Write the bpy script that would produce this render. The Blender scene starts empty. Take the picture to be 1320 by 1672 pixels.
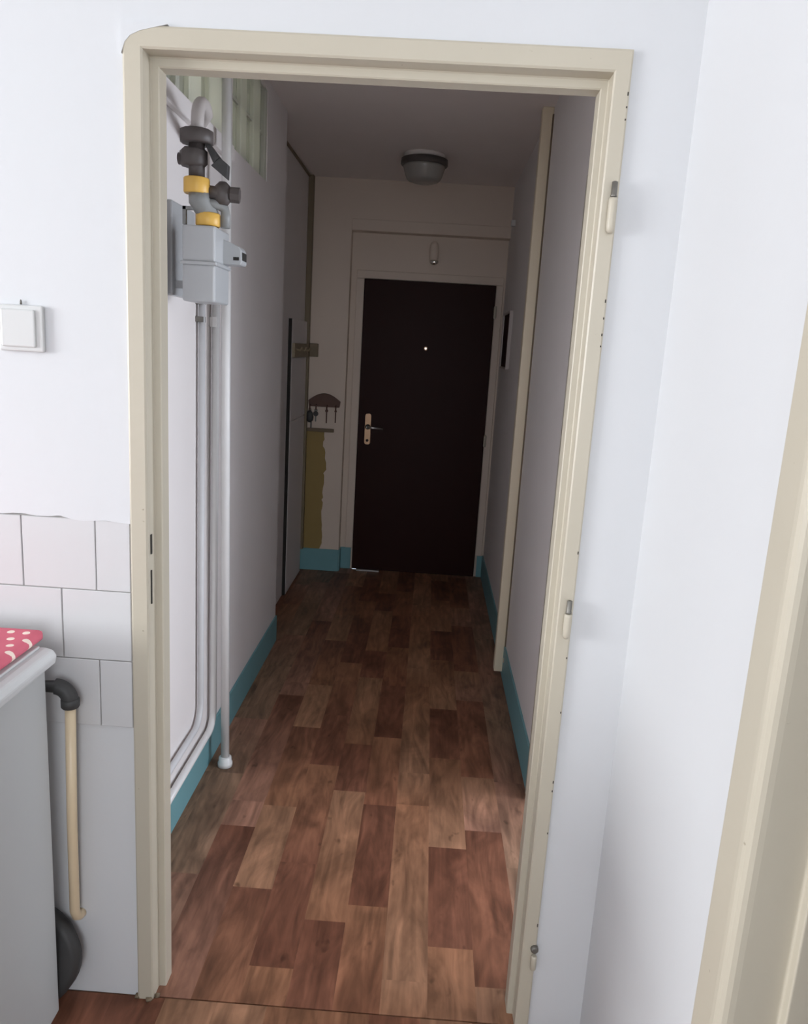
import bpy, bmesh, math, random
from mathutils import Vector, Matrix
random.seed(7)
S = bpy.context.scene
C = S.collection

# ------------------------------------------------------------------ camera, world, light, exposure
yaw, pitch, roll = -0.025, -0.2087, 0.0593
fwd = Vector((math.sin(yaw)*math.cos(pitch), math.cos(yaw)*math.cos(pitch), math.sin(pitch)))
rt = Vector((math.cos(yaw), -math.sin(yaw), 0)); up = rt.cross(fwd)
cr, sr = math.cos(roll), math.sin(roll)
right = rt*cr + up*sr; upv = -rt*sr + up*cr
cam = bpy.data.cameras.new('camera'); co = bpy.data.objects.new('camera', cam); C.objects.link(co)
cam.sensor_width = 36; cam.lens = 1248.6/1672*36; cam.clip_start = 0.02
M = Matrix((right, upv, -fwd)).transposed().to_4x4(); M.translation = (0.1308, -1.4792, 1.4942)
co.matrix_world = M
S.camera = co

world = bpy.data.worlds.new('world'); S.world = world; world.use_nodes = True
world.node_tree.nodes['Background'].inputs[0].default_value = (0.75, 0.85, 1.0, 1)
world.node_tree.nodes['Background'].inputs[1].default_value = 1.0

def area(name, loc, direction, sx, sy, power, col):
    l = bpy.data.lights.new(name, 'AREA'); l.shape = 'RECTANGLE'; l.size = sx; l.size_y = sy
    l.energy = power; l.color = col
    o = bpy.data.objects.new(name, l); C.objects.link(o); o.location = loc
    o.rotation_euler = Vector(direction).to_track_quat('-Z', 'Z').to_euler()
    return o
area('window_daylight', (-4.23, -1.70, 1.62), (1, 0, 0), 1.9, 1.5, 165, (0.95, 0.975, 1.0))
area('second_window_daylight', (0.36, -3.43, 1.6), (0, 1, 0), 1.0, 1.5, 28, (0.92, 0.955, 1.0))
area('third_window_fill', (-1.10, -3.43, 1.6), (0, 1, 0), 1.0, 1.5, 4, (0.95, 0.975, 1.0))  # unseen window light, added to brighten the right corridor wall
area('corridor_room_daylight', (2.42, 0.62, 1.3), (-1, 0, 0.0), 1.2, 1.9, 52, (0.87, 0.915, 1.0))
area('bathroom_fill', (-1.55, 0.9, 1.9), (1, 0.1, 0.1), 0.6, 0.6, 20, (1.0, 0.985, 0.95))  # unseen fill lamp added behind the glass blocks, this room has no window

S.view_settings.view_transform = 'Standard'; S.view_settings.look = 'None'
S.view_settings.gamma = 1; S.view_settings.use_curve_mapping = False
S.view_settings.exposure = 0.42

# ------------------------------------------------------------------ materials
def srgb(r, g, b):
    f = lambda c: (c/255/12.92) if c/255 <= 0.04045 else ((c/255+0.055)/1.055)**2.4
    return (f(r), f(g), f(b), 1)
def mat(name, col, rough=0.6, metal=0.0, var=0.06, scale=6.0, bump=0.0, bscale=120.0, spec=0.5, dirt=None, coat=0.0):
    m = bpy.data.materials.new(name); m.use_nodes = True; nt = m.node_tree; n = nt.nodes; L = nt.links
    p = n['Principled BSDF']; p.inputs['Roughness'].default_value = rough; p.inputs['Metallic'].default_value = metal
    p.inputs['Specular IOR Level'].default_value = spec; p.inputs['Coat Weight'].default_value = coat
    tc = n.new('ShaderNodeTexCoord')
    nz = n.new('ShaderNodeTexNoise'); nz.inputs['Scale'].default_value = scale; nz.inputs['Detail'].default_value = 4
    L.new(tc.outputs['Object'], nz.inputs['Vector'])
    mx = n.new('ShaderNodeMix'); mx.data_type = 'RGBA'; mx.blend_type = 'MIX'
    mx.inputs[6].default_value = tuple(c*(1-var) for c in col[:3])+(1,)
    mx.inputs[7].default_value = tuple(min(1, c*(1+var)) for c in col[:3])+(1,)
    L.new(nz.outputs['Fac'], mx.inputs[0]); out = mx.outputs[2]
    if dirt:   # (colour, scale, threshold, strength) : stains with a shape of their own
        d = n.new('ShaderNodeTexNoise'); d.inputs['Scale'].default_value = dirt[1]; d.inputs['Detail'].default_value = 6
        L.new(tc.outputs['Object'], d.inputs['Vector'])
        r = n.new('ShaderNodeMapRange'); r.inputs[1].default_value = dirt[2]; r.inputs[2].default_value = dirt[2]+0.06
        r.inputs[4].default_value = dirt[3]
        L.new(d.outputs['Fac'], r.inputs[0])
        m2 = n.new('ShaderNodeMix'); m2.data_type = 'RGBA'; m2.inputs[7].default_value = dirt[0]
        L.new(r.outputs[0], m2.inputs[0]); L.new(out, m2.inputs[6]); out = m2.outputs[2]
    L.new(out, p.inputs['Base Color'])
    if bump:
        b = n.new('ShaderNodeBump'); b.inputs['Strength'].default_value = bump; b.inputs['Distance'].default_value = 0.004
        bn = n.new('ShaderNodeTexNoise'); bn.inputs['Scale'].default_value = bscale; bn.inputs['Detail'].default_value = 5
        L.new(tc.outputs['Object'], bn.inputs['Vector']); L.new(bn.outputs['Fac'], b.inputs['Height']); L.new(b.outputs[0], p.inputs['Normal'])
    return m

M_kwall = mat('white_plaster', (0.655, 0.66, 0.672, 1), 0.75, bump=0.12, bscale=25, var=0.015, scale=3)
M_cwall = mat('corridor_plaster', (0.83, 0.785, 0.77, 1), 0.7, bump=0.15, bscale=25, var=0.03, scale=3)
M_ewall = mat('end_wall_paint', (0.74, 0.625, 0.53, 1), 0.7, bump=0.12, bscale=25, var=0.04, scale=3)
M_ceil = mat('ceiling_paint', (0.88, 0.81, 0.775, 1), 0.8, bump=0.1, bscale=30, var=0.02)
M_frame = mat('beige_gloss_paint', srgb(190, 182, 165), 0.4, var=0.04, scale=5, bump=0.06, bscale=40, dirt=(srgb(120, 105, 80), 60, 0.74, 0.6))
M_tile = mat('white_tile', (0.62, 0.615, 0.62, 1), 0.25, var=0.02, scale=3)
M_bend = mat('dull_pipe_paint', (0.50, 0.46, 0.44, 1), 0.5)
M_chrome = mat('bright_chrome', (0.85, 0.84, 0.80, 1), 0.08, metal=1.0, var=0.0)
M_cream = mat('cream_gloss_paint', srgb(236, 222, 196), 0.4, var=0.03)
M_grout = mat('grey_grout', (0.40, 0.38, 0.36, 1), 0.9)
M_teal = mat('teal_oil_paint', srgb(116, 164, 171), 0.45, var=0.06, scale=8)
M_floorbase = mat('dark_subfloor', (0.15, 0.088, 0.06, 1), 0.6)
M_brown = mat('dark_brown_door', srgb(44, 20, 17), 0.5, spec=0.12, var=0.1, scale=3)
M_brass = mat('brass', (0.50, 0.32, 0.20, 1), 0.4, metal=0.7)
M_steel = mat('bare_steel', (0.45, 0.44, 0.42, 1), 0.35, metal=0.9)
M_dsteel = mat('tarnished_steel', (0.20, 0.19, 0.17, 1), 0.45, metal=0.6)
M_white = mat('white_enamel', (0.60, 0.605, 0.605, 1), 0.35, var=0.01)
M_appl = mat('appliance_enamel', (0.42, 0.425, 0.42, 1), 0.4, var=0.01)
M_plastic = mat('white_plastic', (0.62, 0.62, 0.61, 1), 0.35, var=0.01)
M_pipewhite = mat('white_gloss_pipe', (0.80, 0.79, 0.78, 1), 0.25, var=0.02)
M_pipegrey = mat('grey_white_pipe', (0.66, 0.66, 0.67, 1), 0.35, var=0.02)
M_beigepipe = mat('beige_pipe', srgb(226, 205, 172), 0.35)
M_meter = mat('grey_meter_paint', srgb(184, 186, 188), 0.3, var=0.02)
M_yellow = mat('yellow_paint', srgb(226, 180, 88), 0.4, var=0.05)
M_black = mat('black_rubber', (0.04, 0.039, 0.039, 1), 0.55)
M_blackfit = mat('black_cast_fitting', (0.085, 0.072, 0.068, 1), 0.5, var=0.2, scale=30)
M_greyfit = mat('grey_fitting', (0.26, 0.265, 0.26, 1), 0.45, var=0.1)
M_olive = mat('dark_olive_duct', srgb(126, 112, 90), 0.6)
M_yold = mat('old_yellow_paint', srgb(158, 134, 82), 0.7, var=0.12, scale=7)
M_keyboard = mat('dark_wood', srgb(84, 50, 34), 0.5, var=0.2, scale=12)
M_rail = mat('grey_beige_wood', srgb(150, 136, 112), 0.6, var=0.1)
M_panel = mat('pale_grey_board', srgb(196, 186, 182), 0.5, var=0.03)
M_dark = mat('dark_slot', (0.02, 0.017, 0.014, 1), 0.8)
M_ledge = mat('ledge_paint', srgb(120, 104, 84), 0.7)

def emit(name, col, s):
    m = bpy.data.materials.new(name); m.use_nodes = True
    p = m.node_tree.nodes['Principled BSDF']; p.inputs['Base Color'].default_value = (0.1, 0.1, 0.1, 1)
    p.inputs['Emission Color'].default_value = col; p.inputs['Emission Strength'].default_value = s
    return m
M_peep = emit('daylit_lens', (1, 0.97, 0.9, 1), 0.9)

def glassblock_mat():
    m = bpy.data.materials.new('green_block_glass'); m.use_nodes = True; nt = m.node_tree; n = nt.nodes; L = nt.links
    out = n['Material Output']; p = n['Principled BSDF']
    p.inputs['Base Color'].default_value = (0.36, 0.365, 0.33, 1); p.inputs['Roughness'].default_value = 0.12
    p.inputs['Specular IOR Level'].default_value = 0.6
    t = n.new('ShaderNodeBsdfTranslucent'); t.inputs[0].default_value = (0.66, 0.67, 0.60, 1)
    mx = n.new('ShaderNodeMixShader'); mx.inputs[0].default_value = 0.45
    L.new(p.outputs[0], mx.inputs[1]); L.new(t.outputs[0], mx.inputs[2]); L.new(mx.outputs[0], out.inputs[0])
    return m
M_block = glassblock_mat()
def rib_mat():
    m = M_block.copy(); m.name = 'pale_glass_rib'; n = m.node_tree.nodes
    n['Principled BSDF'].inputs['Base Color'].default_value = (0.80, 0.80, 0.72, 1); n['Principled BSDF'].inputs['Roughness'].default_value = 0.4
    return m
M_rib = rib_mat()
def lampglass_mat():
    m = bpy.data.materials.new('lamp_glass'); m.use_nodes = True
    p = m.node_tree.nodes['Principled BSDF']
    p.inputs['Base Color'].default_value = (0.42, 0.40, 0.37, 1); p.inputs['Roughness'].default_value = 0.2
    p.inputs['Transmission Weight'].default_value = 0.25
    return m
M_lampglass = lampglass_mat()
def clear_mat():
    m = bpy.data.materials.new('window_glass'); m.use_nodes = True; nt = m.node_tree; n = nt.nodes; L = nt.links
    t = n.new('ShaderNodeBsdfTransparent'); g = n.new('ShaderNodeBsdfGlossy'); g.inputs['Roughness'].default_value = 0.02
    mx = n.new('ShaderNodeMixShader'); mx.inputs[0].default_value = 0.06
    L.new(t.outputs[0], mx.inputs[1]); L.new(g.outputs[0], mx.inputs[2]); L.new(mx.outputs[0], n['Material Output'].inputs[0])
    return m
M_glass = clear_mat()

def plank_mat():
    m = bpy.data.materials.new('printed_vinyl_wood'); m.use_nodes = True; nt = m.node_tree; n = nt.nodes; L = nt.links
    p = n['Principled BSDF']; p.inputs['Roughness'].default_value = 0.42; p.inputs['Specular IOR Level'].default_value = 0.16
    at = n.new('ShaderNodeAttribute'); at.attribute_name = 'tone'
    tc = n.new('ShaderNodeTexCoord'); oi = n.new('ShaderNodeObjectInfo')
    add = n.new('ShaderNodeVectorMath'); add.operation = 'ADD'
    sc = n.new('ShaderNodeVectorMath'); sc.operation = 'SCALE'; sc.inputs[3].default_value = 13.0
    L.new(oi.outputs['Random'], sc.inputs[0]); L.new(tc.outputs['Object'], add.inputs[0]); L.new(sc.outputs[0], add.inputs[1])
    def noise(scl, s, detail, dist):
        mp = n.new('ShaderNodeMapping'); mp.inputs['Scale'].default_value = scl; L.new(add.outputs[0], mp.inputs[0])
        z = n.new('ShaderNodeTexNoise'); z.inputs['Scale'].default_value = s; z.inputs['Detail'].default_value = detail
        z.inputs['Distortion'].default_value = dist; L.new(mp.outputs[0], z.inputs['Vector']); return z.outputs['Fac']
    def mul(colsock, facsock, lo, hi, a, b):
        r = n.new('ShaderNodeMapRange'); r.inputs[1].default_value = lo; r.inputs[2].default_value = hi
        r.inputs[3].default_value = a; r.inputs[4].default_value = b; L.new(facsock, r.inputs[0])
        mx = n.new('ShaderNodeMix'); mx.data_type = 'RGBA'; mx.blend_type = 'MULTIPLY'; mx.inputs[0].default_value = 1
        L.new(colsock, mx.inputs[6]); L.new(r.outputs[0], mx.inputs[7]); return mx.outputs[2]
    c = mul(at.outputs['Color'], noise((1, 0.06, 1), 55, 5, 0.5), 0.3, 0.7, 0.80, 1.16)      # fine grain
    c = mul(c, noise((1, 0.22, 1), 15, 4, 2.6), 0.3, 0.7, 0.70, 1.26)                          # cathedral bands
    c = mul(c, noise((1, 0.5, 1), 7, 4, 1.0), 0.35, 0.65, 0.74, 1.20)                        # broad blotches
    c = mul(c, noise((1, 0.6, 1), 26, 2, 0.2), 0.69, 0.78, 1.0, 0.55)                       # knots
    L.new(c, p.inputs['Base Color'])
    return m
M_plank = plank_mat()

def dots_mat():
    m = bpy.data.materials.new('red_dotted_fabric'); m.use_nodes = True; nt = m.node_tree; n = nt.nodes; L = nt.links
    p = n['Principled BSDF']; p.inputs['Roughness'].default_value = 0.85
    uv = n.new('ShaderNodeUVMap')
    mp = n.new('ShaderNodeMapping'); mp.inputs['Scale'].default_value = (1, 1, 1); L.new(uv.outputs[0], mp.inputs[0])
    sep = n.new('ShaderNodeSeparateXYZ'); L.new(mp.outputs[0], sep.inputs[0])
    def mth(op, a, b=None):
        x = n.new('ShaderNodeMath'); x.operation = op
        for i, v in enumerate((a, b)):
            if v is None: continue
            if isinstance(v, (int, float)): x.inputs[i].default_value = v
            else: L.new(v, x.inputs[i])
        return x.outputs[0]
    pitch_ = 0.030
    u = mth('DIVIDE', sep.outputs[0], pitch_); v = mth('DIVIDE', sep.outputs[1], pitch_)
    row = mth('FLOOR', v); off = mth('MULTIPLY', mth('MODULO', mth('ABSOLUTE', row), 2.0), 0.5)
    fu = mth('SUBTRACT', mth('FRACT', mth('ADD', u, off)), 0.5); fv = mth('SUBTRACT', mth('FRACT', v), 0.5)
    d = mth('SQRT', mth('ADD', mth('MULTIPLY', fu, fu), mth('MULTIPLY', fv, fv)))
    k = mth('LESS_THAN', d, 0.23)
    mx = n.new('ShaderNodeMix'); mx.data_type = 'RGBA'; mx.inputs[6].default_value = srgb(212, 104, 122); mx.inputs[7].default_value = srgb(248, 226, 212)
    L.new(k, mx.inputs[0]); L.new(mx.outputs[2], p.inputs['Base Color'])
    return m
M_dots = dots_mat()

# ------------------------------------------------------------------ mesh helpers
class MB:
    def __init__(s): s.bm = bmesh.new()
    def box(s, x0, x1, y0, y1, z0, z1, bev=0.0, seg=2):
        b = bmesh.new(); bmesh.ops.create_cube(b, size=1)
        for v in b.verts:
            v.co = Vector(((x0+x1)/2+v.co.x*(x1-x0), (y0+y1)/2+v.co.y*(y1-y0), (z0+z1)/2+v.co.z*(z1-z0)))
        if bev: bmesh.ops.bevel(b, geom=list(b.edges), offset=bev, segments=seg, affect='EDGES', profile=0.5)
        return s.merge(b)
    def merge(s, b):
        me = bpy.data.meshes.new('t'); b.to_mesh(me); b.free(); s.bm.from_mesh(me); bpy.data.meshes.remove(me); return s
    def tube(s, pts, r, n=16, caps=True):
        pts = [Vector(p) for p in pts]; rings = []
        rr = r if isinstance(r, (list, tuple)) else [r]*len(pts)
        ref = None
        for i, p in enumerate(pts):
            t = (pts[min(i+1, len(pts)-1)]-pts[max(i-1, 0)]).normalized()
            if ref is None:
                ref = Vector((1, 0, 0)) if abs(t.x) < 0.9 else Vector((0, 1, 0))
            a = (ref - t*ref.dot(t)).normalized(); ref = a; b = t.cross(a)
            rings.append([s.bm.verts.new(p+(a*math.cos(2*math.pi*k/n)+b*math.sin(2*math.pi*k/n))*rr[i]) for k in range(n)])
        for i in range(len(rings)-1):
            for k in range(n):
                f = s.bm.faces.new((rings[i][k], rings[i][(k+1) % n], rings[i+1][(k+1) % n], rings[i+1][k])); f.smooth = n > 8
        if caps:
            s.bm.faces.new(list(reversed(rings[0]))); s.bm.faces.new(rings[-1])
        return s
    def cyl(s, a, b, r, n=20): return s.tube([a, b], r, n)
    def lathe(s, c, prof, n=32, axis='z', sx=1.0, sy=1.0):
        rings = []
        for r, h in prof:
            ring = []
            for k in range(n):
                a = 2*math.pi*k/n; p, q = r*math.cos(a)*sx, r*math.sin(a)*sy
                v = (p, q, h) if axis == 'z' else ((p, h, q) if axis == 'y' else (h, p, q))
                ring.append(s.bm.verts.new(Vector(c)+Vector(v)))
            rings.append(ring)
        for i in range(len(rings)-1):
            for k in range(n):
                f = s.bm.faces.new((rings[i][k], rings[i][(k+1) % n], rings[i+1][(k+1) % n], rings[i+1][k])); f.smooth = True
        s.bm.faces.new(list(reversed(rings[0]))); s.bm.faces.new(rings[-1])
        return s
    def prism(s, pts, d0, d1, axis='z'):
        def P(p, d): return {'z': (p[0], p[1], d), 'y': (p[0], d, p[1]), 'x': (d, p[0], p[1])}[axis]
        A = [s.bm.verts.new(P(p, d0)) for p in pts]; B = [s.bm.verts.new(P(p, d1)) for p in pts]
        n = len(pts)
        for i in range(n): s.bm.faces.new((A[i], A[(i+1) % n], B[(i+1) % n], B[i]))
        s.bm.faces.new(list(reversed(A))); s.bm.faces.new(B); return s
    def loft(s, A, B, closed=True):
        a = [s.bm.verts.new(p) for p in A]; b = [s.bm.verts.new(p) for p in B]; n = len(a)
        for i in range(n if closed else n-1): s.bm.faces.new((a[i], a[(i+1) % n], b[(i+1) % n], b[i]))
        s.bm.faces.new(list(reversed(a))); s.bm.faces.new(b); return s
    def build(s, name, m, parent=None, bev=0.0):
        bmesh.ops.recalc_face_normals(s.bm, faces=list(s.bm.faces))
        me = bpy.data.meshes.new(name); s.bm.to_mesh(me); s.bm.free(); me.materials.append(m)
        o = bpy.data.objects.new(name, me); C.objects.link(o)
        if parent:
            o.parent = parent; o.matrix_parent_inverse = Matrix.Translation(-parent.location)
        if bev:
            md = o.modifiers.new('bevel', 'BEVEL'); md.width = bev; md.segments = 2; md.limit_method = 'ANGLE'
        return o
def B(*a): return MB().box(*a)
def arc(c, r, a0, a1, u, v, n=8):
    c, u, v = Vector(c), Vector(u), Vector(v)
    return [c+u*r*math.cos(a0+(a1-a0)*i/n)+v*r*math.sin(a0+(a1-a0)*i/n) for i in range(n+1)]
def thing(name, label, cat, loc, group=None):
    o = bpy.data.objects.new(name, None); C.objects.link(o); o.location = loc; o.empty_display_size = 0.05
    o['label'] = label; o['category'] = cat
    if group: o['group'] = group
    return o
def tag(o, label, cat, group=None):
    o['label'] = label; o['category'] = cat
    if group: o['group'] = group
    return o
def struct(o, label, cat='wall'):
    o['kind'] = 'structure'; o['label'] = label; o['category'] = cat; return o

# ------------------------------------------------------------------ room shell
XL, XR, XB = -0.585, 0.563, -0.69       # corridor left, right, set-back left part
YC, YE, YD, H = 2.20, 3.50, 3.59, 2.50
KX0, KX1, KY = -4.2, 1.9, -3.4          # kitchen extents

w = MB().box(KX0, -0.446, 0.0, 0.07, 0, H).box(0.439, XR+0.10, 0.0, 0.07, 0, H).box(-0.446, 0.439, 0.0, 0.07, 2.017, H)
wn = struct(w.build('wall_north', M_kwall), 'white kitchen wall with the doorway and light switch')
# plaster smeared over the frame's upper left corner
MB().prism([(-0.4545, 2.0275), (-0.4535, 1.978), (-0.447, 1.996), (-0.437, 2.007), (-0.420, 2.015), (-0.395, 2.021), (-0.370, 2.0268)], -0.0102, 0.0, 'y').build('plaster_patch', M_kwall, wn)

# kitchen right wall with a door opening, pantry behind
w = MB().box(XR, XR+0.10, -0.60, 0.05, 0, H).box(XR, XR+0.10, -1.60, -1.47, 0, H).box(XR, XR+0.10, -1.47, -0.60, 2.02, H)
we = struct(w.build('wall_east', M_kwall), 'white kitchen wall right of the doorway')
w = MB().box(XR+0.10, 1.75, -0.645, -0.60, 0, H).box(XR+0.10, 1.75, -1.60, -1.52, 0, H).box(1.75, 1.85, -1.60, -0.60, 0, H)
struct(w.build('wall_pantry', M_kwall), 'white wall of the room behind the right doorway')
struct(B(XR+0.10, KX1, -1.70, -1.60, 0, H).build('wall_kitchen_jog', M_kwall), 'white kitchen wall set back to the right')
struct(B(KX1, KX1+0.1, KY, -1.60, 0, H).build('wall_kitchen_right', M_kwall), 'white far right kitchen wall')
w = MB().box(KX0, KX1, KY-0.1, KY, 0, 0.83).box(KX0, KX1, KY-0.1, KY, 2.37, H).box(KX0, -1.62, KY-0.1, KY, 0.83, 2.37).box(-0.58, -0.16, KY-0.1, KY, 0.83, 2.37).box(0.88, KX1, KY-0.1, KY, 0.83, 2.37)
struct(w.build('wall_south', M_kwall), 'white kitchen wall behind the camera')
for nn, SX0, SX1, lb in ((4, -0.16, 0.88, 'right kitchen window behind the camera'), (6, -1.62, -0.58, 'added left kitchen window behind the camera')):
    win = MB()
    for x in (SX0, SX1-0.05): win.box(x, x+0.05, KY-0.06, KY-0.015, 0.83, 2.37)
    for z in (0.83, 2.32): win.box(SX0, SX1, KY-0.06, KY-0.015, z, z+0.05)
    win = struct(win.build('window_%d' % nn, M_white), lb, 'window')
    B(SX0+0.05, SX1-0.05, KY-0.055, KY-0.051, 0.88, 2.32).build('pane', M_glass, win)
WY0, WY1 = -2.70, -0.70
w = MB().box(KX0-0.1, KX0, KY, 0.07, 0, 0.85).box(KX0-0.1, KX0, KY, 0.07, 2.40, H).box(KX0-0.1, KX0, KY, WY0, 0.85, 2.40).box(KX0-0.1, KX0, WY1, 0.07, 0.85, 2.40)
struct(w.build('wall_west', M_kwall), 'white kitchen wall with the window')
win = MB()
for y in (WY0, -1.725, WY1-0.05): win.box(KX0-0.06, KX0-0.015, y, y+0.05, 0.85, 2.40)
for z in (0.85, 2.35): win.box(KX0-0.06, KX0-0.015, WY0, WY1, z, z+0.05)
win = struct(win.build('window_1', M_white), 'white framed kitchen window', 'window')
for y0, y1 in ((WY0+0.05, -1.725), (-1.675, WY1-0.05)):
    B(KX0-0.055, KX0-0.051, y0, y1, 0.90, 2.35).build('pane', M_glass, win)
struct(B(KX0, KX1, KY, 0.0, H, H+0.08).build('ceiling_kitchen', M_kwall), 'white kitchen ceiling', 'ceiling')

# corridor
wl = MB()
W1 = (0.40, 1.15); W2 = (1.255, 1.80); ZB = 2.125
wl.box(XL-0.10, XL, 0.07, YC, 0, ZB).box(XL-0.10, XL, 0.07, W1[0], ZB, H).box(XL-0.10, XL, W1[1], W2[0], ZB, H).box(XL-0.10, XL, W2[1], YC, ZB, H)
wl.box(XL-0.10, XL, W1[0], W1[1], 2.465, H).box(XL-0.10, XL, W2[0], W2[1], 2.465, H)
wl = struct(wl.build('wall_corridor_left', M_cwall), 'corridor wall on the left carrying gas meter and pipes')
wb = struct(B(XB-0.10, XB, YC, YE, 0, H).build('wall_corridor_back_left', M_cwall), 'set back part of the corridor wall on the left')
DY0, DY1 = 0.15, 0.93
w = MB().box(XR, XR+0.1, 0.07, DY0, 0, H).box(XR, XR+0.1, DY1, YD, 0, H).box(XR, XR+0.1, DY0, DY1, 1.99, H)
wr = struct(w.build('wall_corridor_right', M_cwall), 'corridor wall on the right')
w = MB().box(XB-0.1, -0.42, YE, YD+0.1, 0, H).box(-0.42, XR+0.1, YE, YD+0.1, 2.20, H)
w.box(-0.42, XR+0.1, YD, YD+0.1, 0, 2.20)
wend = struct(w.build('wall_corridor_end', M_ewall), 'corridor end wall around the entry door niche')
struct(B(XB-0.1, XR+0.1, 0.0, YD+0.1, H, H+0.08).build('ceiling', M_ceil), 'corridor ceiling', 'ceiling')
# daylit room beside the corridor, entered through a doorway just past the frame
w = MB().box(XR+0.1, 2.5, -0.02, 0.07, 0, H).box(XR+0.1, 2.5, 1.6, 1.7, 0, H).box(XR+0.1, 2.5, 0.07, 1.6, H, H+0.08)
w.box(2.45, 2.55, -0.02, 1.7, 0, 0.32).box(2.45, 2.55, -0.02, 1.7, 2.28, H).box(2.45, 2.55, -0.02, -0.0, 0.32, 2.28).box(2.45, 2.55, 1.27, 1.7, 0.32, 2.28)
struct(w.build('wall_side_room', M_kwall), 'white walls of the daylit room right of the corridor')
win = MB()
for y in (0.0, 0.6, 1.22): win.box(2.465, 2.50, y, y+0.05, 0.32, 2.28)
for z in (0.32, 2.23): win.box(2.465, 2.50, 0.0, 1.27, z, z+0.05)
struct(B(XR+0.1, 2.45, 0.07, 1.6, -0.0034, 0.002).build('floor_bounce_side_room', M_tile), 'pale bounce floor added to the side room', 'floor')  # unseen pale floor, added to bounce light up to the corridor ceiling
win = struct(win.build('window_5', M_white), 'window of the side room', 'window')
for y0, y1 in ((0.05, 0.6), (0.65, 1.22)): B(2.48, 2.484, y0, y1, 0.37, 2.23).build('pane', M_glass, win)
t5 = MB()
for y0, y1 in ((DY0-0.04, DY0+0.015), (DY1-0.015, DY1+0.035)): t5.box(XR-0.01, XR+0.11, y0, y1, 0, 1.975)
t5.box(XR-0.01, XR+0.11, DY0-0.04, DY1+0.035, 1.975, 2.03)
struct(t5.build('trim_5', M_frame), 'beige door frame on the right just inside the corridor', 'door frame')
# header ledge above the niche
t = struct(B(-0.42, XR, YE-0.008, YE, 2.20, 2.268).build('trim_4', M_ewall, None, 0.003), 'narrow header band above the entry door niche', 'trim')
# bathroom behind the glass blocks
w = MB().box(-1.85, -1.75, 0.07, YC, 0, H).box(-1.75, XL-0.10, YC, YC+0.1, 0, H).box(-1.75, XL-0.10, 0.07, 0.12, 0, H).box(-1.85, XL-0.10, 0.07, YC+0.1, H, H+0.08)
struct(w.build('wall_bathroom', M_kwall), 'white walls of the bathroom behind the glass blocks')

# baseboards
def skirting(name, boxes, label):
    m = MB()
    for b in boxes: m.box(*b)
    return struct(m.build(name, M_teal, None, 0.002), label, 'baseboard')
skirting('baseboard_left', [(XL, XL+0.008, 0.07, YC, 0, 0.135)], 'teal skirting at the left corridor wall')
skirting('baseboard_right', [(XR-0.008, XR, DY1+0.035, YE+0.08, 0, 0.155)], 'teal skirting at the right corridor wall')
skirting('baseboard_end', [(XB+0.002, -0.42, YE-0.008, YE, 0, 0.15)], 'teal skirting under the key rack')
skirting('baseboard_niche', [(-0.42, -0.412, YE, YD, 0, 0.15), (-0.412, -0.345, YD-0.01, YD, 0, 0.15), (0.52, XR-0.008, YD-0.01, YD, 0, 0.15)], 'teal skirting beside the entry door')

# ------------------------------------------------------------------ floor
fl = struct(B(KX0, 2.55, KY, YD, -0.06, -0.0035).build('floor', M_floorbase), 'wood look vinyl floor', 'floor')
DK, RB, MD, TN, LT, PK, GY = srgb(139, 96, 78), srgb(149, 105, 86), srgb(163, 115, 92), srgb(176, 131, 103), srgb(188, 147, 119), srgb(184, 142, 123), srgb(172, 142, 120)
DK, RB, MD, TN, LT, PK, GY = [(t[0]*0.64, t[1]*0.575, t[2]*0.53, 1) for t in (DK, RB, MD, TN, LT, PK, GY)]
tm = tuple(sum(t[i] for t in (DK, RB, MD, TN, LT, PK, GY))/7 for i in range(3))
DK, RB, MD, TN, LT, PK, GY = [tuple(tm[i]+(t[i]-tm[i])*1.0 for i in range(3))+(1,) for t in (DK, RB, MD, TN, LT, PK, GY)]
PER = 0.935
def plank(x0, x1, y0, y1, near, far):
    bm = bmesh.new(); g = 0.0; n = max(2, min(6, int((y1-y0)/0.08)))
    lay = bm.loops.layers.float_color.new('tone')
    dz = 0.0
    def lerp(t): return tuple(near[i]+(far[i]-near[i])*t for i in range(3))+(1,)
    rows = []
    for i in range(n+1):
        t = i/n; y = y0+g+(y1-y0-2*g)*t
        rows.append((t, [bm.verts.new((x, y, z)) for x, z in ((x0+g, -0.004), (x0+g, dz-0.0002), (x0+g+0.0002, dz), (x1-g-0.0002, dz), (x1-g, dz-0.0002), (x1-g, -0.004))]))
    for i in range(n):
        for k in range(5):
            f = bm.faces.new((rows[i][1][k], rows[i][1][k+1], rows[i+1][1][k+1], rows[i+1][1][k]))
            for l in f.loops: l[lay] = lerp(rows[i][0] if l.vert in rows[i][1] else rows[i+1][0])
    for t, r in (rows[0], rows[-1]):
        f = bm.faces.new(r)
        for l in f.loops: l[lay] = lerp(t)
    bmesh.ops.recalc_face_normals(bm, faces=list(bm.faces))
    me = bpy.data.meshes.new('plank'); bm.to_mesh(me); bm.free(); me.materials.append(M_plank)
    o = bpy.data.objects.new('plank', me); C.objects.link(o); o.parent = fl
seams = [-0.69, -0.655, -0.551, -0.441, -0.332, -0.222, -0.113, -0.004, 0.105, 0.2155, 0.331, 0.449, 0.555, 0.575]
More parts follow.
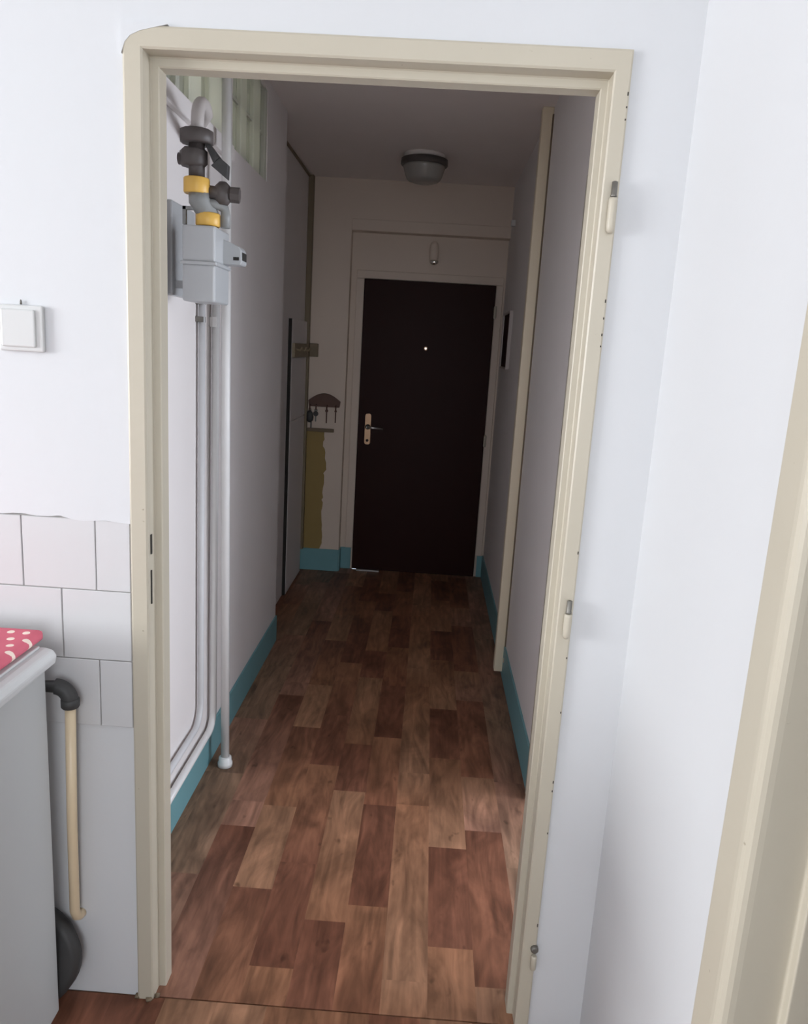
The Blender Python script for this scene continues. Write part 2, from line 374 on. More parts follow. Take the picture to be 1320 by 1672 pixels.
# per column: (y start, near tone, far tone), each runs to the next start; pattern repeats every PER
pat = {
 0: [(0.20, MD, MD)], 1: [(0.35, GY, TN), (0.9, MD, PK)],
 2: [(0.42, GY, GY), (0.95, GY, PK)],
 3: [(0.654, PK, PK), (0.79, PK, DK)],
 4: [(0.381, LT, LT), (0.775, TN, RB)],
 5: [(0.11, DK, RB), (0.50, RB, TN)],
 6: [(0.277, TN, LT), (0.89, RB, DK)],
 7: [(0.344, DK, RB), (0.82, MD, TN)],
 8: [(0.10, LT, TN), (0.835, TN, LT)],
 9: [(0.216, RB, DK), (0.621, LT, TN)],
 10: [(0.10, MD, RB), (0.718, PK, LT)],
 11: [(0.08, PK, GY), (0.55, GY, PK)],
 12: [(0.30, MD, MD)],
}
for c in range(13):
    x0, x1 = seams[c], seams[c+1]
    yy0, yy1 = (0.001, YD) if c > 1 else (YC, YD)
    P = pat[c]
    for k in range(-1, 5):
        for i, (s, a, b) in enumerate(P):
            e = P[i+1][0] if i+1 < len(P) else P[0][0]+PER
            y0, y1 = s+k*PER, e+k*PER; L0 = y1-y0
            c0, c1 = max(y0, yy0), min(y1, yy1)
            if c1-c0 < 0.012: continue
            x0c = x0
            if c == 12: x1c = XR
            else: x1c = x1
            if x1c-x0c < 0.006: continue
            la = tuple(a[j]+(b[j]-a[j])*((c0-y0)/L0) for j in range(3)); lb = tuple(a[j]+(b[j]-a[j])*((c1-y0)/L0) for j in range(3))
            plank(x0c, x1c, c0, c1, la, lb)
            if c == 2 and c0 < YC: plank(XL, x0, c0, min(c1, YC), la, lb)
# kitchen sheet, laid with its own offset
kx = KX0 + 0.0
kcols = [KX0]
x = -0.39
while x > KX0+0.12: x -= 0.118
kcols = [KX0]
while x < KX1-0.05: kcols.append(x); x += 0.118
kcols.append(KX1)
tones = [DK, RB, MD, TN, LT, PK, GY]
for i in range(len(kcols)-1):
    x0, x1 = kcols[i], kcols[i+1]
    xm = (x0+x1)/2
    y = -0.003; first = True
    if not -1.35 < xm < 0.60: continue
    far = -1.25
    while y > far+0.02:
        Ln = random.choice((0.4, 0.52, 0.75)) if not first else random.uniform(0.2, 0.6)
        t = random.choice(tones)
        if first:
            if xm < -0.395: t = random.choice((DK, RB))
            elif xm < -0.16: t = LT
            elif xm < 0.05: t = TN
            else: t = random.choice((LT, TN, MD))
        y1 = max(far, y-Ln)
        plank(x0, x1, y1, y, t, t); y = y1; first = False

# ------------------------------------------------------------------ doorway frame (pressed steel, painted beige)
prof = [(0.047, 0.0), (0.047, -0.008), (0.044, -0.0095), (0.018, -0.0095), (0.015, -0.007), (0.015, 0.029), (0.013, 0.031), (0.002, 0.031), (0.0, 0.033), (0.0, 0.069), (0.014, 0.075), (0.047, 0.075), (0.047, 0.0695), (0.03, 0.0695), (0.03, 0.001)]
ZT = 1.97
tf = bpy.data.objects.new('trim_1', None); C.objects.link(tf); tf.location = (0, 0, 0); struct(tf, 'beige painted steel frame of the doorway into the corridor', 'door frame')
MB().loft([(-0.4-u*1.1, y, 0) for u, y in prof], [(-0.4-u*1.1, y, ZT+u*1.15) for u, y in prof]).build('jamb', M_frame, tf)
MB().loft([(0.4+u*0.94, y, 0) for u, y in prof], [(0.4+u*0.94, y, ZT+u*1.15) for u, y in prof]).build('jamb', M_frame, tf)
MB().loft([(-0.4-u*1.1, y, ZT+u*1.15) for u, y in prof], [(0.4+u*0.94, y, ZT+u*1.15) for u, y in prof]).build('head', M_frame, tf)
for z0, z1, wd in ((1.058, 1.099, 0.006), (0.952, 1.024, 0.004)):
    B(-0.4165, -0.4145, 0.005, 0.005+wd, z0, z1).build('strike_slot', M_dark, tf)
for zt, pin, kn in ((1.808, 0.026, 0.060), (1.027, 0.026, 0.052)):
    h = MB().lathe((0.434, -0.018, zt-0.027), [(0.0052, 0), (0.0062, 0.002), (0.0052, 0.004), (0.0052, pin), (0.003, pin+0.001)], 14).build('hinge_pin', M_dsteel, tf)
    MB().lathe((0.434, -0.018, zt-0.028-kn), [(0.004, 0), (0.0078, 0.006), (0.0082, 0.015), (0.0082, kn-0.005), (0.0075, kn)], 16).build('hinge_knuckle', M_frame, tf)
MB().lathe((0.440, -0.0095, 0.215), [(0.009, 0.001), (0.0085, -0.006), (0.006, -0.009)], 16, 'y').build('hinge_bolt', M_dsteel, tf)
MB().lathe((0.440, -0.016, 0.165), [(0.004, 0), (0.0065, 0.004), (0.0065, 0.034), (0.005, 0.037)], 14).build('hinge_knuckle', M_frame, tf)
# crumbled plaster at the foot of the frame
for x, y in ((-0.425, -0.013), (-0.41, 0.0), (-0.455, -0.004), (0.405, -0.008), (0.415, -0.014)):
    m = MB(); r = random.uniform(0.005, 0.008)
    m.lathe((x, y, 0.0), [(r, 0.0), (r*0.9, 0.005), (r*0.45, random.uniform(0.005, 0.008))], 7)
    for v in m.bm.verts: v.co += Vector((random.uniform(-.003, .003), random.uniform(-.002, .002), random.uniform(0, .002)))
    m.build('plaster_crumb', M_ledge, tf)
# chips of missing paint along the right edge
for z, h in ((1.60, 0.006), (1.57, 0.004), (1.54, 0.005), (1.52, 0.003), (1.95, 0.006), (1.93, 0.003), (1.91, 0.003), (1.12, 0.006), (0.90, 0.004), (0.62, 0.006), (0.60, 0.004), (0.50, 0.004), (0.27, 0.008), (0.78, 0.004)):
    B(0.4405, 0.4425, -0.0102, -0.006, z, z+h).build('paint_chip', M_dark, tf)

# right-hand doorway frame in the kitchen wall
def rounded(pts, r, n=5):
    out = []
    for i in range(len(pts)):
        p0, p1, p2 = Vector(pts[i-1]), Vector(pts[i]), Vector(pts[(i+1) % len(pts)])
        rr = r[i]
        if rr == 0: out.append(tuple(p1)); continue
        a = (p0-p1).normalized()*rr; b = (p2-p1).normalized()*rr
        for k in range(n+1):
            t = k/n; q = (p1+a)*(1-t)**2+p1*2*t*(1-t)+(p1+b)*t*t; out.append(tuple(q))
    return out
t2 = bpy.data.objects.new('trim_2', None); C.objects.link(t2); t2.location = (0.6, -0.6, 0); struct(t2, 'beige frame of the second doorway at the right edge', 'door frame')
pf = rounded([(XR, -0.563), (XR-0.012, -0.563), (XR-0.012, -0.637), (0.628, -0.637), (0.628, -0.652), (XR+0.11, -0.652), (XR+0.11, -0.59), (XR, -0.59)], [0, 0.004, 0.02, 0.004, 0.003, 0, 0, 0])
MB().prism(pf, 0, 2.0).build('jamb', M_frame, t2)
pf2 = [(x, -2.07-y) for x, y in pf]
MB().prism(pf2, 0, 2.0).build('jamb', M_frame, t2)
B(XR-0.012, XR+0.11, -1.507, -0.563, 2.0, 2.06).build('head', M_frame, t2, 0.004)

# floor-to-ceiling batten in the corridor
struct(B(0.516, XR, 1.94, 1.985, 0.025, H).build('trim_3', M_cream, None, 0.004), 'tall beige batten on the right corridor wall', 'trim')
B(XR-0.006, XR, 1.931, 1.94, 0.06, H-0.03).build('gap_strip', M_ledge, wr)
MB().lathe((XR-0.006, 1.90, 0.09), [(0.006, 0), (0.006, 0.02)], 10).build('bolt', M_frame, wr)

# ------------------------------------------------------------------ glass block windows
def block_mesh():
    m = MB(); bm = m.bm; a = 0.5; N = 12; g = []
    for i in range(N+1):
        row = []
        for j in range(N+1):
            u, v = -a+i/N, -a+j/N
            e = max(abs(u), abs(v))/a
            d = 0.0 if e > 0.86 else -0.016*(1-(e/0.86)**2)
            row.append(bm.verts.new((d, u, v)))
        g.append(row)
    for i in range(N):
        for j in range(N):
            f = bm.faces.new((g[i][j], g[i+1][j], g[i+1][j+1], g[i][j+1])); f.smooth = True
    # sides and back
    ring = [g[i][0] for i in range(N+1)]+[g[N][j] for j in range(1, N+1)]+[g[i][N] for i in range(N-1, -1, -1)]+[g[0][j] for j in range(N-1, 0, -1)]
    back = [bm.verts.new((-0.06, v.co.y, v.co.z)) for v in ring]
    for k in range(len(ring)): bm.faces.new((ring[k], back[k], back[(k+1) % len(ring)], ring[(k+1) % len(ring)]))
    bm.faces.new(back)
    return m
bmsh = None
def block_window(idx, y0, y1, glass, label):
    global bmsh
    o = MB(); z0, z1, j = ZB, 2.465, 0.010
    rh = (z1-z0-j*3)/2; edges = [y0]+[e for g_ in glass for e in g_]+[y1]
    for k in range(0, len(edges), 2): o.box(XL-0.085, XL-0.004, edges[k], edges[k+1], z0, z1, 0.003, 1)
    for r in range(3): o.box(XL-0.085, XL-0.012, y0, y1, z0+r*(rh+j), z0+r*(rh+j)+j)
    wdw = struct(o.build('window_%d' % idx, M_rib), label, 'window')
    for g0, g1 in glass:
        for r in range(2):
            if bmsh is None:
                b = block_mesh().build('glass_block', M_block); bmsh = b.data
            else:
                b = bpy.data.objects.new('glass_block', bmsh); C.objects.link(b)
            b.parent = wdw; b.location = (XL-0.020, (g0+g1)/2, z0+j+r*(rh+j)+rh/2); b.scale = (1, g1-g0, rh)
block_window(2, W1[0], W1[1], [(0.425, 0.51), (0.615, 0.70), (0.725, 0.81), (0.92, 1.005)], 'nearer glass block window high in the left corridor wall')
block_window(3, W2[0], W2[1], [(1.275, 1.385), (1.468, 1.578), (1.68, 1.765)], 'farther glass block window high in the left corridor wall')
struct(B(XL, XL+0.022, 0.30, 1.20, 2.065, 2.115).build('trim_6', M_cwall, None, 0.004), 'narrow white sill under the nearer glass block window', 'trim')

# ------------------------------------------------------------------ entry door
d1 = bpy.data.objects.new('door_1', None); C.objects.link(d1); d1.location = (0.085, YD, 0); struct(d1, 'dark brown entry door at the corridor end', 'door')
fr = MB().box(-0.385, -0.334, YD-0.014, YD, 0.15, 1.925).box(0.505, 0.551, YD-0.014, YD, 0.15, 1.925).box(-0.385, 0.551, YD-0.014, YD, 1.925, 1.975)
fr.build('door_frame', M_ewall, d1, 0.004)
B(-0.332, 0.503, YD-0.032, YD, 0.008, 1.922).build('leaf', M_brown, d1, 0.003)
yf = YD-0.032
pl = MB().prism(rounded([(-0.287, 0.868), (-0.246, 0.868), (-0.246, 1.072), (-0.287, 1.072)], [0.018]*4), yf-0.007, yf, 'y').build('handle_plate', M_brass, d1, 0.002)
MB().lathe((-0.2665, yf-0.007, 0.985), [(0.017, 0), (0.017, -0.008), (0.012, -0.010)], 18, 'y').build('rosette', M_dark, pl)
MB().lathe((-0.2665, yf-0.007, 0.895), [(0.009, 0), (0.009, -0.004), (0.007, -0.005)], 16, 'y').build('lock_cylinder', M_dark, pl)
MB().tube([(-0.2665, yf-0.012, 0.985), (-0.2665, yf-0.045, 0.985)], 0.008, 12).tube([(-0.268, yf-0.045, 0.985), (-0.235, yf-0.048, 0.984), (-0.165, yf-0.046, 0.980)], [0.009, 0.008, 0.006], 12).build('lever', M_steel, d1)
ph = MB().lathe((0.082, yf, 1.51), [(0.013, 0), (0.013, -0.003), (0.010, -0.005)], 18, 'y').build('peephole', M_brass, d1)
MB().lathe((0.082, yf-0.005, 1.51), [(0.0065, 0), (0.005, -0.002), (0.002, -0.003)], 14, 'y').build('lens', M_peep, ph)
for z in (1.72, 0.90):
    MB().lathe((0.507, yf-0.006, z), [(0.007, 0), (0.009, 0.006), (0.009, 0.07), (0.006, 0.077)], 12).build('hinge', M_frame, d1)
B(-0.30, -0.142, YD-0.06, YD-0.034, 0.001, 0.012).build('light_gap_strip', M_steel, d1, 0.002)  # pale strip stands in for light showing under the door

# ------------------------------------------------------------------ things of the corridor
# fitting above the door
t = thing('door_chime', 'small white capsule shaped fixture on the wall above the entry door', 'chime', (0.096, YD, 2.10))
MB().lathe((0.096, YD-0.02, 2.055), [(0.022, 0), (0.028, 0.012), (0.029, 0.06), (0.026, 0.09), (0.018, 0.107), (0.006, 0.113)], 24, 'z', 1, 0.65).build('cover', M_ewall, t)
MB().lathe((0.1, YD-0.022, 2.055), [(0.026, 0), (0.031, -0.006), (0.027, -0.018), (0.014, -0.027), (0.004, -0.029)], 24, 'z', 1, 0.65).build('dome', M_chrome, t)

# ceiling lamp
LX, LY = 0.022, 2.82
t = thing('ceiling_lamp', 'unlit round ceiling lamp with dark ring and tapered glass', 'lamp', (LX, LY, H))
MB().lathe((LX, LY, H), [(0.105, 0), (0.108, -0.008), (0.104, -0.022), (0.10, -0.026)], 40).build('ceiling_plate', M_ceil, t)
MB().lathe((LX, LY, H-0.024), [(0.108, 0), (0.122, -0.004), (0.124, -0.030), (0.119, -0.036), (0.105, -0.037)], 40).build('ring', M_blackfit, t)
g = MB().lathe((LX, LY, H-0.058), [(0.112, 0), (0.110, -0.012), (0.098, -0.05), (0.090, -0.066), (0.080, -0.076), (0.055, -0.084), (0.02, -0.087)], 40).build('glass_shade', M_lampglass, t)

# dark duct in the far left corner, plus a thin strip painting the shadow line along the ceiling
t = thing('corner_duct', 'dark olive vertical duct in the far left corner of the corridor', 'duct', (-0.67, 3.48, 0))
B(XB, XB+0.032, YE-0.045, YE-0.0005, 0.15, H-0.001).build('vertical_run', M_olive, t, 0.002)
B(XB+0.0005, XB+0.012, YC+0.05, YE-0.045, H-0.014, H-0.001).build('ceiling_shadow_run', M_olive, t, 0.002)
# boards clad on the set-back wall
for z0, z1 in ((0.002, 1.045), (1.05, 1.63)):
    B(XB, XB+0.02, 2.93, 3.44, z0, z1).build('panel', M_cwall, wb, 0.002)
B(XB, XB+0.018, 2.918, 2.93, 0.002, 1.63).build('gap_strip', M_dark, wb)  # solid dark strip stands for the shadow gap at the panels' near edge
# coat rail
t = thing('coat_rail', 'grey beige wooden rail on the set back left wall', 'rail', (XB+0.01, 3.1, 1.45))
B(XB+0.02, XB+0.036, 2.94, 3.40, 1.415, 1.495).build('rail_board', M_rail, t, 0.003)
for y in (3.0, 3.15, 3.3):
    MB().tube([(XB+0.034, y, 1.46), (XB+0.058, y, 1.455), (XB+0.068, y, 1.475)], 0.006, 10).build('peg', M_rail, t)
t = tag(B(-0.655, -0.602, YE-0.03, YE, 1.417, 1.50).build('junction_box', M_olive, None, 0.004), 'small olive grey box on the end wall beside the corner duct', 'box')

# key rack
t = thing('key_rack', 'dark wooden key rack with arched top on the end wall', 'key rack', (-0.565, YE, 1.1))
a = [(-0.655+0.209*i/16, 1.10+0.03+0.06*math.sin(math.pi*(0.06+0.88*i/16))) for i in range(17)]
MB().prism([(-0.649, 1.103), *a, (-0.452, 1.103)], YE-0.018, YE, 'y').build('backboard', M_keyboard, t, 0.003)
hooks = (-0.640, -0.600, -0.530, -0.472)
for x in hooks:
    MB().tube([(x, YE-0.016, 1.115), (x, YE-0.035, 1.11), (x, YE-0.040, 1.09), (x, YE-0.032, 1.078)], 0.0045, 8).build('hook', M_keyboard, t)
def key(x, z, L, m, name, label, wide=0.011):
    t = thing(name, label, 'key', (x, YE-0.037, z))
    MB().lathe((x, YE-0.037, z-0.012), [(wide, -0.0015), (wide, 0.0015)], 14, 'y').build('bow', m, t)
    B(x-0.004, x+0.004, YE-0.0385, YE-0.0355, z-L, z-0.02).build('blade', m, t)
    return t
t = thing('key_pouch', 'bulky black key pouch on the leftmost hook of the key rack', 'key pouch', (-0.640, YE-0.037, 1.09))
MB().lathe((-0.640, YE-0.036, 1.0), [(0.006, 0), (0.022, 0.012), (0.026, 0.035), (0.02, 0.062), (0.008, 0.078)], 14, 'z', 1, 0.45).build('pouch', M_black, t)
MB().tube(arc((-0.640, YE-0.036, 1.083), 0.009, 0, 2*math.pi, (1, 0, 0), (0, 0, 1), 14), 0.0015, 6).build('ring', M_dsteel, t)
MB().box(-0.633, -0.625, YE-0.038, YE-0.034, 0.965, 1.01).build('strap', M_black, t)
t = key(-0.600, 1.092, 0.085, M_dsteel, 'key', 'key with round dark fob on the second hook of the key rack')
MB().lathe((-0.6, YE-0.043, 1.058), [(0.015, 0), (0.017, 0.003), (0.015, 0.006)], 16, 'y').build('fob', M_black, t)
key(-0.530, 1.092, 0.092, M_keyboard, 'key', 'long dark brown key on the third hook of the key rack', 0.010)
key(-0.472, 1.092, 0.086, M_keyboard, 'key', 'dark brown key on the rightmost hook of the key rack', 0.008)
# ledge and old paint under the rack
tag(B(-0.655, -0.482, YE-0.022, YE, 0.940, 0.962).build('ledge', M_ledge, None, 0.003), 'thin brown ledge under the key rack', 'ledge')
rr = random.Random(3); edge = []; zz = 0.94; off = 0.0
while zz > 0.16:
    off = 0.6*off+rr.uniform(-0.009, 0.009)
    edge.append((-0.540-0.012*(0.94-zz)+off+(0.012 if 0.68 < zz < 0.76 else 0), zz)); zz -= rr.uniform(0.012, 0.035)
edge.append((-0.552, 0.15))
MB().prism([(XB+0.001, 0.15), (XB+0.001, 0.94)]+edge, YE-0.002, YE, 'y').build('paint_patch', M_yold, wend)

# narrow mirror on the right wall
t = thing('framed_mirror', 'narrow dark framed mirror on the right wall near the entry door', 'mirror', (XR, 3.1, 1.58))
B(XR-0.014, XR, 2.94, 3.30, 1.43, 1.73).build('dark_panel', M_brown, t, 0.002)
for a_ in ((2.925, 2.94, 1.425, 1.735), (3.30, 3.315, 1.425, 1.735), (2.94, 3.30, 1.73, 1.742), (2.94, 3.30, 1.418, 1.43)):
    B(XR-0.02, XR, *a_).build('frame_side', M_panel, t, 0.002)
tag(B(XR-0.025, XR, 3.24, 3.28, 2.235, 2.27).build('wall_clip', M_plastic, None, 0.004), 'tiny white clip high on the right corridor wall', 'clip')

# ------------------------------------------------------------------ gas meter and pipes
mx0, mx1, my0, my1 = -0.511, -0.427, 0.50, 0.635
t = thing('gas_meter', 'grey gas meter hanging on the left corridor wall', 'gas meter', (-0.47, 0.56, 1.585))
MB().box(mx0, mx1, my0, my1, 1.680, 1.767, 0.006, 3).build('upper_shell', M_meter, t)
MB().box(mx0, mx1, my0, my1, 1.583, 1.674, 0.006, 3).build('lower_shell', M_meter, t)
MB().box(mx0-0.004, mx1+0.004, my0-0.004, my1+0.004, 1.672, 1.681, 0.002, 1).build('flange', M_meter, t)
cb = MB().prism([(mx1-0.005, 1.684), (-0.383, 1.684), (-0.379, 1.690), (-0.381, 1.722), (-0.388, 1.730), (mx1-0.005, 1.748)], 0.575, 0.632, 'y').build('counter_box', M_meter, t, 0.003)
B(-0.3795, -0.3785, 0.582, 0.625, 1.696, 1.716).build('counter_window', M_dark, cb)
B(-0.401, -0.386, 0.5735, 0.5752, 1.695, 1.703).build('seal_mark', M_dark, cb)
B(XL, XL+0.016, 0.60, 0.80, 1.60, 1.84).build('wall_shadow_plate', M_meter, t, 0.004)  # plate also stands in for the meter's soft shadow on the wall
B(XL+0.014, mx0+0.004, 0.622, 0.634, 1.62, 1.64).build('wall_bracket', M_meter, t)

t = thing('gas_shutoff', 'black and yellow gas shut-off fittings above the grey meter', 'gas valve', (-0.48, 0.5, 1.87))
Y5 = 0.52
pth = [(-0.478, Y5, 1.975), (-0.478, Y5, 2.012)]+arc((-0.478, Y5+0.045, 2.015), 0.045, math.pi, math.pi*0.25, (0, 1, 0), (0, 0, 1), 8)+[(-0.52, 0.66, 2.03), (XL+0.002, 0.74, 2.02)]
MB().tube(pth, 0.016, 14).build('bend_pipe', M_bend, t)
MB().lathe((-0.48, Y5, 1.957), [(0.036, 0), (0.041, 0.003), (0.041, 0.029), (0.036, 0.032)], 12).build('union_nut', M_blackfit, t)
MB().cyl((-0.480, Y5, 1.875), (-0.480, Y5, 1.96), 0.0195).build('valve_body', M_blackfit, t)
MB().lathe((-0.488, Y5, 1.904), [(0.028, 0), (0.035, 0.007), (0.035, 0.036), (0.028, 0.042)], 6).build('hex_nut', M_blackfit, t)
MB().cyl((-0.525, Y5, 1.922), (-0.49, Y5, 1.922), 0.014).build('side_plug', M_blackfit, t)
MB().lathe((-0.480, Y5, 1.842), [(0.030, 0), (0.032, 0.003), (0.032, 0.034), (0.030, 0.037)], 16).build('yellow_nut', M_yellow, t)
MB().tube([(-0.474, Y5, 1.845), (-0.474, Y5, 1.828), (-0.466, Y5+0.01, 1.814), (-0.457, Y5+0.02, 1.80), (-0.457, Y5+0.02, 1.769)], 0.026, 16).build('offset_elbow', M_greyfit, t)
MB().lathe((-0.457, Y5+0.02, 1.769), [(0.028, 0), (0.031, 0.003), (0.031, 0.029), (0.028, 0.032)], 16).build('yellow_nut', M_yellow, t)
MB().tube([(-0.462, Y5, 1.822), (-0.43, Y5+0.02, 1.822), (-0.418, Y5+0.03, 1.815), (-0.415, Y5+0.03, 1.80), (-0.415, Y5+0.03, 1.769)], 0.012, 14).build('bypass_pipe', M_greyfit, t)
sv = MB().lathe((-0.42, Y5+0.02, 1.822), [(0.012, 0), (0.021, 0.012), (0.024, 0.028), (0.019, 0.045), (0.009, 0.055)], 18).build('side_valve', M_blackfit, t)
MB().cyl((-0.455, Y5+0.01, 1.850), (-0.40, Y5+0.02, 1.848), 0.016).cyl((-0.40, Y5+0.02, 1.848), (-0.378, Y5+0.022, 1.847), 0.019, 8).build('side_stem', M_blackfit, sv)
MB().loft([(-0.458, Y5-0.01, 1.958), (-0.446, Y5-0.01, 1.958), (-0.446, Y5+0.012, 1.958), (-0.458, Y5+0.012, 1.958)], [(-0.436, Y5-0.012, 1.913), (-0.420, Y5-0.012, 1.927), (-0.420, Y5+0.014, 1.927), (-0.436, Y5+0.014, 1.913)]).loft([(-0.442, Y5-0.012, 1.908), (-0.420, Y5-0.012, 1.927), (-0.420, Y5+0.014, 1.927), (-0.442, Y5+0.014, 1.908)], [(-0.402, Y5-0.010, 1.878), (-0.400, Y5-0.010, 1.912), (-0.400, Y5+0.012, 1.912), (-0.402, Y5+0.012, 1.878)]).build('lever_handle', M_black, t, 0.002)
MB().box(-0.514, -0.506, Y5-0.006, Y5+0.006, 1.769, 1.812).box(-0.514, -0.48, Y5-0.006, Y5+0.006, 1.804, 1.812).build('bracket', M_greyfit, t)

t = thing('riser_pipe', 'white vertical gas riser pipe standing on the corridor floor', 'pipe', (-0.522, 0.99, 0))
MB().tube([(-0.519, 0.995, 0.0), (-0.523, 0.975, 1.2), (-0.527, 0.96, H)], 0.0145, 20).build('pipe', M_pipewhite, t)
MB().lathe((-0.519, 0.995, 0.0), [(0.026, 0), (0.026, 0.014), (0.023, 0.018), (0.022, 0.034), (0.017, 0.037)], 24).build('floor_flange', M_pipewhite, t)

def wallpipe(name, label, x, y, z0, r, bend, ytop, zt, m):
    t = thing(name, label, 'pipe', (x, y, z0))
    pts = [(x, y, zt), (x, y, z0+bend)]+arc((x, y-bend, z0+bend), bend, 0, -math.pi/2, (0, 1, 0), (0, 0, 1), 8)[1:]+[(x, ytop, z0)]
    MB().tube(pts, r, 14).build('pipe', m, t)
    return t
t = wallpipe('thin_pipe', 'thin grey pipe down the left wall, left of the two white pipes', -0.569, 0.865, 0.235, 0.010, 0.07, 0.072, 1.80, M_pipegrey)
B(XL, -0.562, 0.85, 0.88, 1.54, 1.556).build('pipe_clip', M_dsteel, t)
B(XL, -0.562, 0.85, 0.88, 1.592, 1.604).build('pipe_clip', M_dsteel, t)
t = wallpipe('bent_pipe', 'white pipe bending above the teal skirting beside the gas riser', -0.566, 1.005, 0.150, 0.012, 0.06, 0.072, 1.80, M_pipewhite)
MB().cyl((-0.572, 1.005, 1.53), (-0.572, 1.005, 1.56), 0.016, 8).build('union_nut', M_pipewhite, t)

# ------------------------------------------------------------------ kitchen: tiles, switch, appliance
MB().box(-1.4, -0.452, -0.003, 0.0, 0.675, 1.127).build('tile_bed', M_grout, wn)
def tile(x0, x1, z0, z1):
    MB().box(x0+0.0009, x1-0.0009, -0.0075+random.uniform(-.0004, .0004), -0.002, z0+0.0009, z1-0.0009, 0.0012, 1).build('tile', M_tile, wn)
for z0, z1, start in ((0.977, 1.126, -0.524), (0.826, 0.977, -0.597), (0.676, 0.826, -0.522)):
    tile(start, -0.453, z0, z1); x = start
    while x > -1.3: tile(x-0.151, x, z0, z1); x -= 0.151
# plaster lip over the tiles' top edge
m = MB(); N = 40
lo = [( -1.4+0.948*i/N, 1.1255+0.002*math.sin(i*1.7)+(0.0025 if i < N-5 else -0.002)) for i in range(N+1)]
m.prism(lo+[(-0.452, 1.43), (-1.4, 1.43)], -0.0083, 0.0, 'y')
for v in m.bm.verts:
    if v.co.z > 1.3 and v.co.y < -0.001: v.co.y = -0.0002
m.build('plaster_lip', M_kwall, wn)

t = thing('light_switch', 'white square light switch on the wall left of the doorway', 'light switch', (-0.655, 0, 1.49))
MB().box(-0.699, -0.613, -0.011, 0.0, 1.449, 1.535, 0.003).build('plate', M_plastic, t)
MB().box(-0.692, -0.626, -0.0165, -0.009, 1.457, 1.527, 0.003).build('rocker', M_plastic, t)
MB().lathe((-0.657, -0.004, 1.536), [(0.0022, 0), (0.002, 0.006), (0.001, 0.009)], 8).build('screw', M_dsteel, t)

AX0, AX1, AY0, AY1 = -1.15, -0.596, -0.68, -0.085
t = thing('kitchen_appliance', 'white kitchen appliance with flat lid at the left edge', 'appliance', (-0.87, -0.38, 0))
MB().box(AX0, AX1, AY0, AY1, 0.03, 0.838, 0.006).build('body', M_appl, t)
lid = MB().prism([(AX0-0.012, 0.842), (AX1+0.008, 0.842), (AX1+0.024, 0.852), (AX1+0.027, 0.868), (AX1+0.020, 0.879), (AX1+0.006, 0.883), (AX0, 0.883), (AX0-0.012, 0.875)], AY0-0.02, AY1-0.005, 'y')
lid.build('lid', M_white, t, 0.004)
MB().box(AX0+0.01, AX1-0.002, AY0, AY1-0.015, 0.883, 0.889, 0.002).build('lid_rim', M_white, t)
for x in (AX0+0.05, AX1-0.05):
    for y in (AY0+0.05, AY1-0.05):
        MB().lathe((x, y, 0), [(0.02, 0), (0.02, 0.02), (0.014, 0.03)], 14).build('foot', M_black, t)

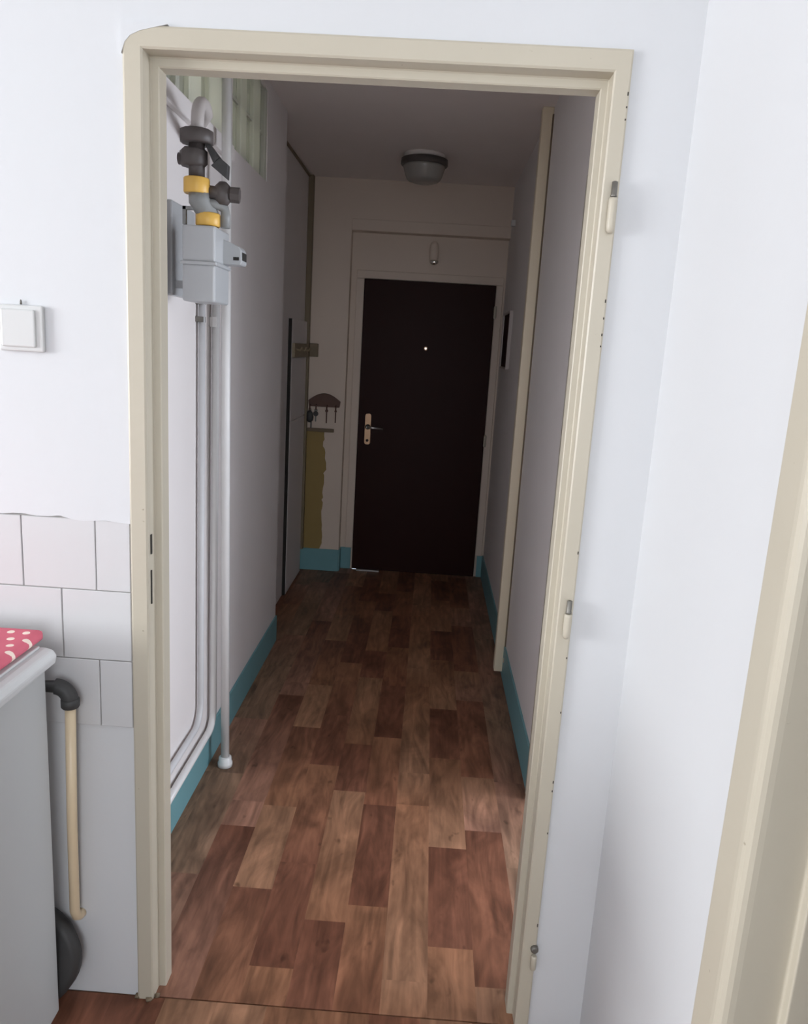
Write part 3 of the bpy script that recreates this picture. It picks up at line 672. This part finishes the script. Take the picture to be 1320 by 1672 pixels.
# dotted cushion on the lid
bm = bmesh.new(); NX, NY = 30, 36
cx0, cx1, cy0, cy1 = -1.06, -0.597, -0.60, -0.074
uvl = bm.loops.layers.uv.new('UVMap')
def cushion_z(u, v, topside):
    e = min(u, 1-u)*(cx1-cx0); f = min(v, 1-v)*(cy1-cy0); d = min(e, f)
    b = min(1, d/0.022); h = 0.013*math.sqrt(max(0, 1-(1-b)**2))
    h2 = 0.003*math.sin(u*17+v*5)*math.sin(v*13)*b
    return 0.9035+(h+h2 if topside else -h)
grid = {}
for s in (1, 0):
    for i in range(NX+1):
        for j in range(NY+1):
            u, v = i/NX, j/NY
            if s == 0 and (i in (0, NX) or j in (0, NY)): grid[s, i, j] = grid[1, i, j]; continue
            uu = 0.5-0.5*math.cos(math.pi*u); vv = 0.5-0.5*math.cos(math.pi*v)
            x, y = cx0+uu*(cx1-cx0), cy0+vv*(cy1-cy0)
            rad = 0.02    # rounded corners
            dx = max(0, rad-min(x-cx0, cx1-x)); dy = max(0, rad-min(y-cy0, cy1-y)); q = math.hypot(dx, dy)
            if q > rad:
                k = rad/q; x += math.copysign(dx*(1-k), 0.5*(cx0+cx1)-x); y += math.copysign(dy*(1-k), 0.5*(cy0+cy1)-y)
            grid[s, i, j] = bm.verts.new((x, y, cushion_z(uu, vv, s)))
for s in (1, 0):
    for i in range(NX):
        for j in range(NY):
            q = (grid[s, i, j], grid[s, i+1, j], grid[s, i+1, j+1], grid[s, i, j+1])
            f = bm.faces.new(q if s else tuple(reversed(q))); f.smooth = True
            for l in f.loops: l[uvl].uv = (l.vert.co.x+0.4*(l.vert.co.z-0.9), l.vert.co.y)
me = bpy.data.meshes.new('cushion'); bm.to_mesh(me); bm.free(); me.materials.append(M_dots)
o = bpy.data.objects.new('cushion', me); C.objects.link(o)
tag(o, 'red cushion with white dots lying on the appliance lid', 'cushion')

# drain elbow and beige pipe
t = thing('drain_pipe', 'beige pipe with black elbow behind the kitchen appliance', 'pipe', (-0.575, -0.04, 0.2))
el = [(-0.66, -0.045, 0.776), (-0.60, -0.043, 0.777)]+arc((-0.600, -0.042, 0.747), 0.030, math.pi/2, 0, (1, 0, 0), (0, 0, 1), 8)+[(-0.570, -0.042, 0.737)]
MB().tube(el, [0.0105, 0.0125]+[0.0165]*9+[0.0165], 18).build('elbow', M_black, t)
MB().lathe((-0.570, -0.042, 0.733), [(0.0165, 0), (0.0185, 0.003), (0.0185, 0.018), (0.0165, 0.02)], 18).build('collar', M_black, t)
MB().tube([(-0.570, -0.042, 0.74), (-0.579, -0.034, 0.46), (-0.584, -0.026, 0.235), (-0.583, -0.020, 0.218), (-0.581, -0.011, 0.211), (-0.580, -0.001, 0.210)], 0.0108, 16).build('pipe', M_beigepipe, t)

# black oval basin standing on edge in the gap
bs = MB(); ccx, ccz = -0.725, 0.127
bs.lathe((ccx, -0.02, ccz), [(0.70, 0.012), (0.90, 0.0), (1.0, -0.022), (0.985, -0.040), (0.90, -0.045), (0.2, -0.046)], 48, 'y', 0.162, 0.126)
for v in bs.bm.verts: v.co.y -= (0.127-v.co.z)*0.19
tag(bs.build('basin', M_black), 'black oval basin standing on edge behind the appliance', 'basin')
